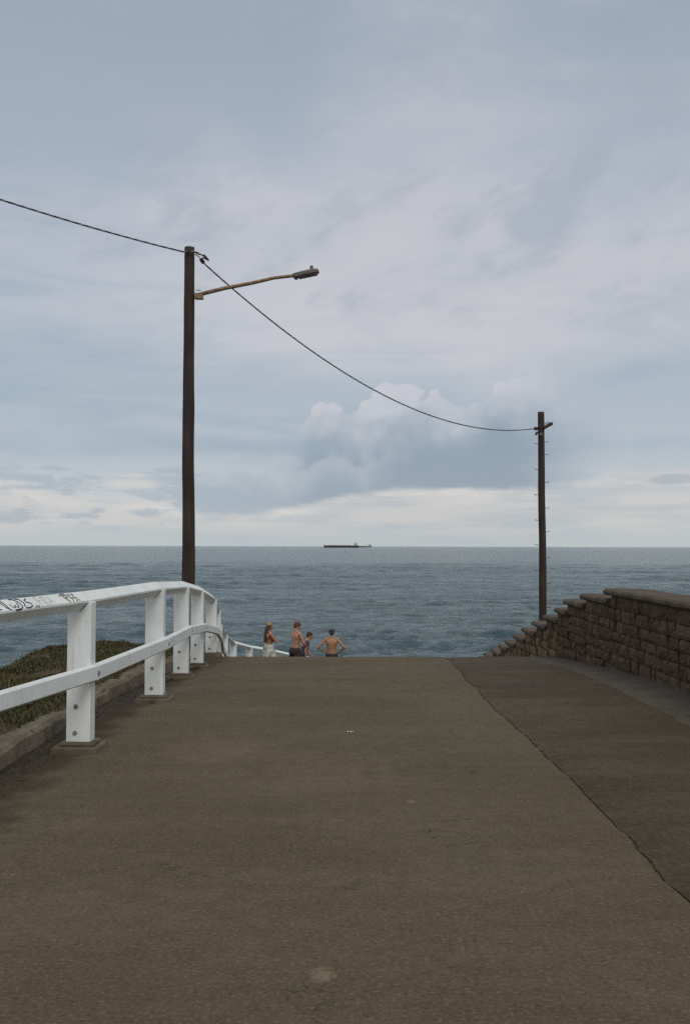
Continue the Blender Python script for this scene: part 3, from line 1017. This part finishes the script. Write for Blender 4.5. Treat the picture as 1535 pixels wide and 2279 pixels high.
def make_person(label, foot, top_z, face_deg, skin, arms, lean=0.0, head_yaw=0.0, head_pitch=0.0, build=1.0, female=False):
    """local frame: facing +Y, right hand on +X, unit height; lean bends the trunk forward at the hips"""
    Lr = Matrix.Rotation(-rad(lean), 3, 'X'); hip = Vector((0, 0, .53))

    def T(p):
        p = Vector(p)
        k = min(max((p.z - .50) / .14, 0), 1)
        if lean == 0: return p
        return hip + Matrix.Rotation(-rad(lean) * k, 3, 'X') @ (p - hip)
    b = MB(); w = build
    sh = .108 if not female else .098
    # trunk sections: z, half width, half depth, y offset
    if female:
        secs = [(.455, .05, .045, 0), (.48, .088, .062, -.004), (.52, .098, .066, -.006), (.56, .087, .058, -.002), (.62, .067, .048, .004), (.68, .075, .052, .004), (.73, .086, .060, .008), (.78, .088, .052, 0), (.81, .076, .042, -.004), (.83, .04, .034, -.006)]
    else:
        secs = [(.455, .05, .045, 0), (.48, .082, .058, 0), (.52, .090, .062, 0), (.57, .080, .054, 0), (.63, .076, .052, .002), (.69, .088, .058, .002), (.74, .100, .064, .002), (.78, .104, .056, -.004), (.81, .085, .044, -.006), (.832, .045, .036, -.006)]
    rings = []
    for z, hw, hd_, yo in secs:
        rings.append([T((hw * w * math.copysign(abs(math.cos(q)) ** .85, math.cos(q)), hd_ * math.sin(q) + yo, z)) for q in [6.28318 * k / 20 for k in range(20)]])
    b.loft(rings)
    for s in (-1, 1):
        b.ellipsoid(T((s * sh * w, -.002, .798)), (.034, .034, .036))                       # deltoid
        b.ellipsoid(T((s * .052 * w, -.038, .755)), (.040, .022, .052))                     # shoulder blade
        b.ellipsoid(T((s * .046 * w, .046, .745)), (.044, .022 if not female else .038, .034))
        b.ellipsoid((s * .046, -.032, .50), (.046, .046, .052))                             # buttock
        b.capsule(T((s * .03, -.012, .84)), T((s * sh * .9 * w, -.006, .815)), .026, .024)  # trapezius
        # legs
        fx = s * .055
        b.capsule((s * .046, 0, .485), (fx, .008, .285), .052, .034)
        b.ellipsoid((s * .05, .012, .41), (.050, .052, .09))
        b.capsule((fx, .006, .285), (fx, -.006, .045), .033, .021)
        b.ellipsoid((fx, -.016, .205), (.032, .034, .062))
        b.capsule((fx, -.018, .022), (fx + s * .012, .085, .014), .021, .014)
        # arm: shoulder - elbow - wrist
        el, wr, hv = arms[0 if s < 0 else 1]
        S0 = T((s * sh * w, -.002, .80)); El = T(el) if len(arms) < 3 else Vector(el); Wr = T(wr) if len(arms) < 3 else Vector(wr)
        b.capsule(S0, El, .030, .023)
        b.ellipsoid(S0.lerp(El, .45), (.029, .029, .045), (El - S0).to_track_quat('Z', 'Y').to_matrix())
        b.capsule(El, Wr, .023, .0155)
        b.ellipsoid(El.lerp(Wr, .3), (.026, .026, .04), (Wr - El).to_track_quat('Z', 'Y').to_matrix())
        # hand: palm, four unequal fingers and a thumb, curled
        d = Vector(hv).normalized(); side = d.cross(Vector((0, s * .35, 1))).normalized(); nrm = side.cross(d).normalized()
        pc = Wr + d * .026
        Mp = Matrix((d, side, nrm)).transposed()
        b.ellipsoid(pc, (.032, .024, .012), Mp)
        for k, (o, ln) in enumerate(((-.018, .036), (-.006, .044), (.006, .042), (.017, .032))):
            f0 = pc + d * .022 + side * o; f1 = f0 + (d * .9 - nrm * .35).normalized() * ln * .5; f2 = f1 + (d * .5 - nrm * .85).normalized() * ln * .5
            b.capsule(f0, f1, .0066, .006, 6); b.capsule(f1, f2, .006, .005, 6)
        th0 = pc - side * .018 - d * .012; th1 = th0 + (-side * .7 + d * .7) * .022; th2 = th1 + (d * .95 - nrm * .3) * .02
        b.capsule(th0, th1, .0085, .007, 6); b.capsule(th1, th2, .007, .006, 6)
    # neck and head
    nb = T((0, -.008, .825)); hc = T((0, .012, .935))
    HM = Matrix.Rotation(-rad(lean * .55), 3, 'X') @ Matrix.Rotation(rad(head_yaw), 3, 'Z') @ Matrix.Rotation(-rad(head_pitch), 3, 'X')

    def Hd(x, y, z): return hc + HM @ Vector((x, y, z))
    b.capsule(nb, hc + HM @ Vector((0, -.010, -.035)), .034 if not female else .029, .031)
    b.ellipsoid(Hd(0, -.008, .012), (.043, .053, .050), HM)
    b.ellipsoid(Hd(0, .014, -.022), (.036, .038, .046), HM)
    b.ellipsoid(Hd(0, .030, -.052), (.022, .020, .014), HM)                                # chin
    b.capsule(Hd(0, .047, .004), Hd(0, .060, -.018), .006, .009, 8)                        # nose
    b.ellipsoid(Hd(0, .047, .014), (.028, .008, .007), HM)                                 # brow
    b.ellipsoid(Hd(0, .047, -.036), (.014, .008, .007), HM)                                # mouth
    for s in (-1, 1):
        b.ellipsoid(Hd(s * .043, -.010, -.006), (.006, .012, .018), HM)                    # ears
        b.ellipsoid(Hd(s * .026, .036, -.012), (.012, .012, .012), HM)                     # cheek
    o = remesh(b, 'person', [M[skin]], .0062)
    # eyes, lips kept in the same mesh
    me = o.data
    e = MB()
    for s in (-1, 1): e.ellipsoid(Hd(s * .018, .0475, .002), (.007, .004, .0042), HM, 8, 6)
    ne = len(e.f)
    e.ellipsoid(Hd(0, .054, -.037), (.012, .003, .0035), HM, 8, 6)
    V = [tuple(v.co) for v in me.vertices]; F = [tuple(p.vertices) for p in me.polygons]; k = len(V)
    me2 = bpy.data.meshes.new('person'); me2.from_pydata(V + e.v, [], F + [tuple(i + k for i in f) for f in e.f])
    for m in (skin, 'eye', 'lip'): me2.materials.append(M[m])
    me2.polygons.foreach_set('material_index', [0] * len(F) + [1] * ne + [2] * (len(e.f) - ne))
    me2.polygons.foreach_set('use_smooth', [True] * len(me2.polygons))
    o.data = me2; bpy.data.meshes.remove(me)
    top = Hd(0, -.008, .07).z
    sc = (top_z - foot.z) / top
    o.location = foot; o.scale = (sc, sc, sc); o.rotation_euler = (0, 0, rad(face_deg))
    tag(o, label, 'person', 'people standing down the ramp')
    return o, T, Hd, HM


def hair_short(o, Hd, HM, mat, long=False):
    b = MB()
    b.ellipsoid(Hd(0, -.013, .021), (.049, .056, .050), HM)
    b.ellipsoid(Hd(0, -.034, -.008), (.043, .034, .040), HM)
    b.ellipsoid(Hd(0, .025, .048), (.034, .026, .020), HM)
    for s in (-1, 1):
        b.ellipsoid(Hd(s * .036, -.004, .018), (.014, .034, .028), HM)
        b.ellipsoid(Hd(s * .020, .028, .042), (.020, .022, .018), HM)
    for k in range(26):
        a = random.random() * 6.28; u = random.uniform(.2, 1)
        d = Vector((math.cos(a) * math.sqrt(1 - u * u), math.sin(a) * math.sqrt(1 - u * u), u))
        c = Hd(d.x * .046, -.013 + d.y * .053, .021 + d.z * .047)
        b.ellipsoid(c, (.012, .012, .009), HM, 8, 6)
    return remesh(b, 'hair', [M[mat]], .006, o, 1, .004)


def shorts(o, mat, name='shorts', z_top=.57, z_leg=.36):
    b = MB()
    rings = []
    for z, hw, hd_ in ((z_top, .096, .072), (.55, .104, .080), (.52, .113, .092), (.48, .116, .098), (.455, .11, .088)):
        rings.append([Vector((hw * math.cos(q), hd_ * math.sin(q) - .010, z)) for q in [6.28318 * k / 20 for k in range(20)]])
    b.loft(rings)
    for s in (-1, 1):
        rings = []
        for z, r in ((.50, .062), (.44, .068), (z_leg + .02, .064), (z_leg, .064)):
            rings.append([Vector((s * .056 + r * math.cos(q) * (1 + .05 * math.sin(5 * q + s)), r * 1.12 * math.sin(q), z)) for q in [6.28318 * k / 20 for k in range(20)]])
        b.loft(rings)
    return remesh(b, name, [M[mat]], .0068, o, 2, .003)


def on_road(px, Yd):
    x = P(px, 1400, Yd).x
    return Vector((x, Yd, RZ(Yd)))


def zt(py, Yd): return P(767, py, Yd).z


# woman with a cap, arms folded
o, T, Hd, HM = make_person('person with long brown hair, khaki cap and pale wrap, arms folded', on_road(598.5, 27.0), zt(1386, 27.0), -68, 'skin_warm',
    (((-.115, .085, .66), (.045, .10, .695), (1, .0, .1)), ((.120, .105, .655), (-.045, .125, .70), (-1, .0, .1))), female=True, head_yaw=-8, head_pitch=-4, build=1.04)
b = MB()
b.ellipsoid(Hd(0, -.013, .012), (.048, .055, .050), HM)
for k in range(9):
    t = k / 8
    p = Vector(Hd(0, -.046, -.01)).lerp(T((0, -.074, .685)), t)
    b.ellipsoid(p + Vector((random.uniform(-.006, .006), 0, 0)), (.046 - .010 * t, .026 + .008 * math.sin(3 * t), .036))
for s in (-1, 1): b.capsule(Hd(s * .036, -.014, 0), T((s * .034, -.058, .76)), .02, .016)
remesh(b, 'hair', [M['hair_brown']], .0065, o, 2, .006)
b = MB()
b.ellipsoid(Hd(0, -.006, .034), (.054, .062, .040), HM)
b.ellipsoid(Hd(0, .056, .026), (.040, .036, .006), HM)
b.ellipsoid(Hd(0, -.006, .074), (.008, .008, .005), HM)
remesh(b, 'cap', [M['cloth_cap']], .005, o, 2)
b = MB(); rings = []                                                    # wrap falling in folds from the waist
for t in [k / 16 for k in range(17)]:
    z = .615 - .40 * t; fl = .088 + .085 * t ** .6; fd = .074 + .075 * t ** .6
    rings.append([Vector(((fl + .014 * t ** .4 * math.sin(9 * q + 2 * t)) * math.cos(q), (fd + .014 * t ** .4 * math.sin(9 * q + 2 * t)) * math.sin(q), z + .006 * math.sin(3 * q))) for q in [6.28318 * k / 72 for k in range(72)]])
b.loft(rings); b.build('wrap_skirt', M['cloth_pale'], o, smooth=True)
b = MB(); rings = []                                                    # bikini band
for z, k1 in ((.728, 1.0), (.738, 1.03), (.752, 1.0)):
    rings.append([T((.092 * k1 * math.cos(q), .067 * k1 * math.sin(q) + .006, z)) for q in [6.28318 * k / 28 for k in range(28)]])
b.loft(rings, cap=False); b.build('bikini_top', M['cloth_black'], o, smooth=True)

# bare-backed young man looking down to the right
o, T, Hd, HM = make_person('bare backed person with short reddish hair and dark shorts, looking down', on_road(657.5, 28.3), zt(1385, 28.3), -52, 'skin_fair',
    (((-.135, .05, .655), (-.06, .17, .60), (.4, .9, -.2)), ((.148, .055, .655), (.075, .175, .58), (-.4, .9, -.3))), lean=4, head_yaw=-22, head_pitch=16)
hair_short(o, Hd, HM, 'hair_red')
shorts(o, 'cloth_dark')

# boy in a dark singlet leaning forward
o, T, Hd, HM = make_person('person in a dark short sleeved top leaning forward between the bare backed pair', on_road(673, 29.2), zt(1407, 29.2), -84, 'skin_fair',
    (((-.12, .04, .65), (-.09, .16, .56), (.1, .9, -.4)), ((.132, .02, .645), (.11, .05, .50), (-.05, .2, -1))), lean=19, head_yaw=-4, head_pitch=4)
hair_short(o, Hd, HM, 'hair_dark')
b = MB(); rings = []
for z, hw, hd_, yo in ((.50, .099, .076, -.002), (.56, .092, .066, -.002), (.63, .088, .062, .002), (.69, .098, .068, .002), (.74, .108, .074, .002), (.775, .104, .066, -.003), (.80, .078, .053, -.005), (.825, .066, .046, -.006)):
    rings.append([T((hw * math.cos(q), hd_ * math.sin(q) + yo, z)) for q in [6.28318 * k / 24 for k in range(24)]])
b.loft(rings)
for s_, el_ in ((-1, (-.12, .04, .65)), (1, (.132, .02, .645))):                       # short loose sleeves
    S0 = T((s_ * .100, -.002, .800)); b.capsule(S0, S0.lerp(T(el_), .52), .044, .040)
remesh(b, 'vest', [M['cloth_purple']], .0068, o, 2, .003)
shorts(o, 'cloth_black')

# man with hands on hips, back to us
o, T, Hd, HM = make_person('person seen from behind with dark hair and both hands on hips', on_road(738, 29.8), zt(1400, 29.8), -3, 'skin_tan',
    (((-.245, -.045, .665), (-.135, .035, .572), (.85, .35, -.35)), ((.245, -.045, .665), (.135, .035, .572), (-.85, .35, -.35))), head_yaw=4, head_pitch=10, build=1.06)
hair_short(o, Hd, HM, 'hair_dark')
shorts(o, 'cloth_black', z_top=.555)

# ------------------------------------------------------------------ scrap of litter on the road
c = P(779, 1626, 8.6)
mb = MB()
g = []
for i in range(7):
    for j in range(4):
        u, v = i / 6 - .5, j / 3 - .5
        g.append(Vector((u * .058, v * .026, .006 + .008 * math.sin(u * 7 + v * 3) ** 2 + .006 * nz(u * 4, v * 4))))
for p in list(g): g.append(p - Vector((0, 0, .0015)))
fs = [(i * 4 + j, (i + 1) * 4 + j, (i + 1) * 4 + j + 1, i * 4 + j + 1) for i in range(6) for j in range(3)]
fs += [tuple(28 + k for k in f[::-1]) for f in fs]
mb.add(g, fs)
o = mb.build('paper_scrap', M['paper']); o.location = (c.x, 8.6, RZ(8.6)); o.rotation_euler = (0, 0, rad(-14))
tag(o, 'small crumpled white paper scrap lying on the brown asphalt', 'litter')

# ------------------------------------------------------------------ world: overcast sky with clouds
SUN_EL, SUN_AZ = rad(50), rad(158)       # light from behind the camera, a little to the right
w = bpy.data.worlds.new('World'); scene.world = w; w.use_nodes = True
nt = w.node_tree; E.nt = nt
bg = nt.nodes['Background']
tc = nt.nodes.new('ShaderNodeTexCoord')
D = E(tc.outputs['Generated'])
dx, dy, dz = sep(D)
az = E.op('ARCTAN2', dx, dy); el = E.op('ARCSINE', dz)


def AZ(px): return math.atan((px - 767.5) / FPX)
def EL(py): return math.atan((1214.5 - py) / FPX)


def vec(k): return xyz(dx, dy, dz * k)


n_big = noise(vec(2.6), 3.2, 6, .55, .3)
n_mid = noise(vec(3.4), 9.0, 7, .58, .4)
n_fine = noise(vec(2.0), 34.0, 6, .6)
n_puff = noise(vec(1.25), 26.0, 6, .55, .2)
base = ramp(el / (math.pi / 2), [(0.0, (.51, .585, .63)), (.022, (.59, .62, .66)), (.055, (.47, .53, .60)), (.10, (.42, .49, .575)), (.16, (.435, .50, .59)), (.22, (.40, .465, .565)), (.30, (.345, .415, .515)), (.40, (.34, .40, .50)), (.62, (.62, .65, .70)), (1.0, (.85, .87, .9))])
# broad lavender veil, upper middle and right
veil = sstep(n_big * .8 + gauss(az, AZ(1000), .24) * .25 + gauss(el, EL(640), .14) * .30, .50, 1.0) * sstep(el + (n_mid - .5) * .06 + gauss(az, AZ(1130), .05) * .022, EL(900), EL(745))
c = mix(veil * .95, base, (.60, .605, .66))
# blue grey thinner bands on the left and middle heights
bands = noise(xyz(dx, dy, dz * 7.0), 5.0, 7, .58, .5)
thin = sstep(bands * .6 + n_mid * .2 + gauss(el, EL(985), .022) * .10 + gauss(el, EL(840), .04) * .08 + sstep(az, AZ(800), AZ(0)) * .08, .44, .66) * sstep(el, .05, .09) * sstep(el, .46, .25)
c = mix(thin * .55, c, (.325, .42, .52))
# soft diagonal wisps high on the right
wisp = noise(xyz(dx * 3.0 + dz * 5.0, dy * 2.0, dz * 9.0 - dx * 5.0), 2.4, 7, .58)
c = mix(sstep(wisp, .50, .72) * .5 * sstep(el, .14, .26), c, (.37, .42, .51))
w2 = gauss(az - (el - EL(430)) * .75, AZ(1265), .030) * gauss(el, EL(420), .055) + gauss(az, AZ(1195), .032) * gauss(el, EL(500), .016) + gauss(az + (el - EL(220)) * .5, AZ(1475), .035) * gauss(el, EL(215), .035) * 1.2 + gauss(az, AZ(1010), .04) * gauss(el, EL(510), .02) * .5
c = mix(sstep(w2 * .75 + (n_mid - .5) * .8 + (n_puff - .5) * .5, .12, .8) * .62, c, (.375, .435, .525))
c = mix(sstep(noise(vec(2.2), 4.5, 7, .6, .6), .52, .72) * .30 * sstep(el, .10, .2), c, (.38, .44, .53))
# bright clearer gap low over the sea, its upper edge torn
pxn = (az - AZ(0)) / (AZ(1535) - AZ(0))
edge_y = curve(pxn, [(0, .66), (.12, .55), (.24, .40), (.30, .28), (.38, .34), (.54, .58), (.78, .66), (.90, .82), (1, .86)])   # 0 = row 1190, 1 = row 1030
gap_el = EL(1190) + edge_y * (EL(1030) - EL(1190))
ragged = (n_mid - .5) * .022 + (n_puff - .5) * .010 + (n_fine - .5) * .005
q = gap_el - el + ragged
gap = sstep(q, -.003, .006)
lown = noise(xyz(dx, dy, dz * 9), 7, 7, .62)
low = mix(sstep(lown, .42, .62), (.60, .605, .625), (.49, .535, .585))
low = mix(sstep(el, EL(1150), EL(1214)) * .85, low, (.50, .565, .60))
# cumulus in the middle: bulging heads, soft body, darkening to a grey flat base
n_blob = noise(vec(1.15), 15.0, 3, .5, .3)
wv = noise(vec(1.0), 30.0, 3, .55, 0.0, True)
vv = nt.nodes.new('ShaderNodeVectorMath'); vv.operation = 'MULTIPLY_ADD'
nt.links.new(wv.s, vv.inputs[0]); vv.inputs[1].default_value = (.022, .022, .022); nt.links.new(vec(1.1).s, vv.inputs[2])
lobe = E(vv.outputs[0])
l1 = voronoi(lobe, 27.0, 'SMOOTH_F1'); l2 = voronoi(lobe, 62.0)
bil = (.42 - l1) * .028 + (.42 - l2) * .013          # round cauliflower lobes
u = (az - AZ(600)) / (AZ(1300) - AZ(600))
heads = curve(u, [(0, .26), (.08, .34), (.14, .56), (.18, .62), (.23, .57), (.30, .63), (.37, .77), (.43, .81), (.49, .73), (.53, .77), (.57, .71), (.62, .60), (.67, .65), (.74, .78), (.84, .90), (.93, .90), (1, .90)])
topz = EL(1060) + heads * (EL(795) - EL(1060))
e = topz - el + bil + (n_puff - .5) * .020 + (n_fine - .5) * .012
ins = sstep(e, .0, .005) * sstep(u, .06, .14) * sstep(u, .96, .78)
u_r = u + (n_mid - .5) * .25
body = sstep(e, .0, .035) * sstep(u, -.1, .25) * sstep(u_r, 1.12, .76)
t = el + (n_blob - .5) * .04 + bil * 1.3 + (n_puff - .5) * .022 - (az - AZ(1000)) * .10
lower = sstep(t, EL(850), EL(1030))
cum = mix(lower, (.60, .61, .675), (.245, .32, .415))
c = mix(E.op('MAXIMUM', ins * sstep(e, .13, .03) * .78, body * .8), c, cum)
# second, lower puff and the grey deck on its left
topz2 = EL(1040) + gauss(az, AZ(735), .022) * (EL(1003) - EL(1040)) + gauss(az, AZ(850), .02) * (EL(1020) - EL(1040))
e2 = topz2 - el + bil * .75 + (n_puff - .5) * .014 + (n_fine - .5) * .010
in2 = sstep(e2, -.002, .007) * sstep(az, AZ(330), AZ(520)) * sstep(az, AZ(900), AZ(800))
puff2 = mix(sstep(e2 + (n_blob - .5) * .02, .0, .034), (.47, .52, .595), (.31, .39, .485))
c = mix(in2 * .65, c, puff2)
# long blue grey stripe above it on the left
st = gauss(el + (n_mid - .5) * .01, EL(995), .007) * sstep(az, AZ(900), AZ(700)) * sstep(az, AZ(150), AZ(430))
c = mix(st * .55, c, (.33, .415, .515))
# now the gap cuts under the deck
c = mix(gap * .92, c, low)
glow = gauss(q, .006, .006) * sstep(noise(xyz(dx, dy, dz * 6), 6, 5, .6), .40, .62)
c = mix(glow * .75, c, (.70, .69, .69))
# ragged streaky scud low on the left, with bright slivers between
n_st = noise(xyz(dx, dy, dz * 4.5), 22.0, 7, .62, .3)
sc1 = gauss(el, EL(1078), .013) * gauss(az, AZ(110), .075) + gauss(el, EL(1085), .014) * gauss(az, AZ(400), .035) * 1.1 + gauss(el, EL(1118), .010) * gauss(az, AZ(505), .032) * 1.25 + gauss(el, EL(1150), .008) * sstep(az, AZ(470), AZ(300)) * .55
scud = sstep(sc1 * .62 + (n_st - .5) * 2.4 + (n_puff - .5) * .9 + (n_fine - .5) * .5, .18, .52) * sstep(sc1, .04, .30)
c = mix(scud * .7, c, (.375, .45, .535))
slv = gauss(el, EL(1080), .007) * gauss(az, AZ(290), .05) + gauss(el, EL(1082), .004) * gauss(az, AZ(20), .03) + gauss(el, EL(1060), .0025) * gauss(az, AZ(250), .05) * .6
c = mix(sstep(slv * .8 + (n_st - .5) * 2.2 + (n_puff - .5) * .6, .30, .85) * sstep(slv, .05, .35) * .75, c, (.66, .66, .66))
sc2 = gauss(el, EL(1071), .006) * gauss(az, AZ(1500), .028)
c = mix(sstep(sc2 + (n_puff - .5) * .9, .32, .6) * .7, c, (.40, .45, .51))
# behind the camera the deck is brighter where the sun stands behind it
back = sstep(dy, .15, -.6)
c = mix(back * .8, c, (.80, .81, .82))
# below the horizon: what the air gives back
c = mix(sstep(el, -.002, -.03), c, (.2, .24, .27))
sky = nt.nodes.new('ShaderNodeTexSky'); sky.sky_type = 'NISHITA'; sky.sun_disc = False
sky.sun_elevation = SUN_EL; sky.sun_rotation = SUN_AZ; sky.air_density = 1.0; sky.dust_density = 1.5
SK = .10
cs = nt.nodes.new('ShaderNodeVectorMath'); cs.operation = 'SCALE'; cs.inputs['Scale'].default_value = 1.0 / SK
tint = nt.nodes.new('ShaderNodeVectorMath'); tint.operation = 'MULTIPLY'; nt.links.new(c.s, tint.inputs[0]); tint.inputs[1].default_value = (1.01, .995, .965)
nt.links.new(tint.outputs[0], cs.inputs[0])
fin = mix(.93, E(sky.outputs[0]), E(cs.outputs[0]))
nt.links.new(fin.s, bg.inputs['Color'])
bg.inputs['Strength'].default_value = SK

sl = bpy.data.lights.new('sun', 'SUN'); sl.energy = 1.25; sl.angle = rad(25); sl.color = (1.0, .965, .92)
so = bpy.data.objects.new('sun', sl); col.objects.link(so)
sd = Vector((math.sin(SUN_AZ) * math.cos(SUN_EL), math.cos(SUN_AZ) * math.cos(SUN_EL), math.sin(SUN_EL)))
so.rotation_euler = sd.to_track_quat('Z', 'Y').to_euler()

# ------------------------------------------------------------------ output
vsn = scene.view_settings
scene.display_settings.display_device = 'sRGB'
vsn.view_transform = 'Standard'; vsn.look = 'None'; vsn.exposure = 0.0; vsn.gamma = 1.0
scene.render.resolution_x = 689; scene.render.resolution_y = 1024
scene.cycles.max_bounces = 4
scene.cycles.use_denoising = False
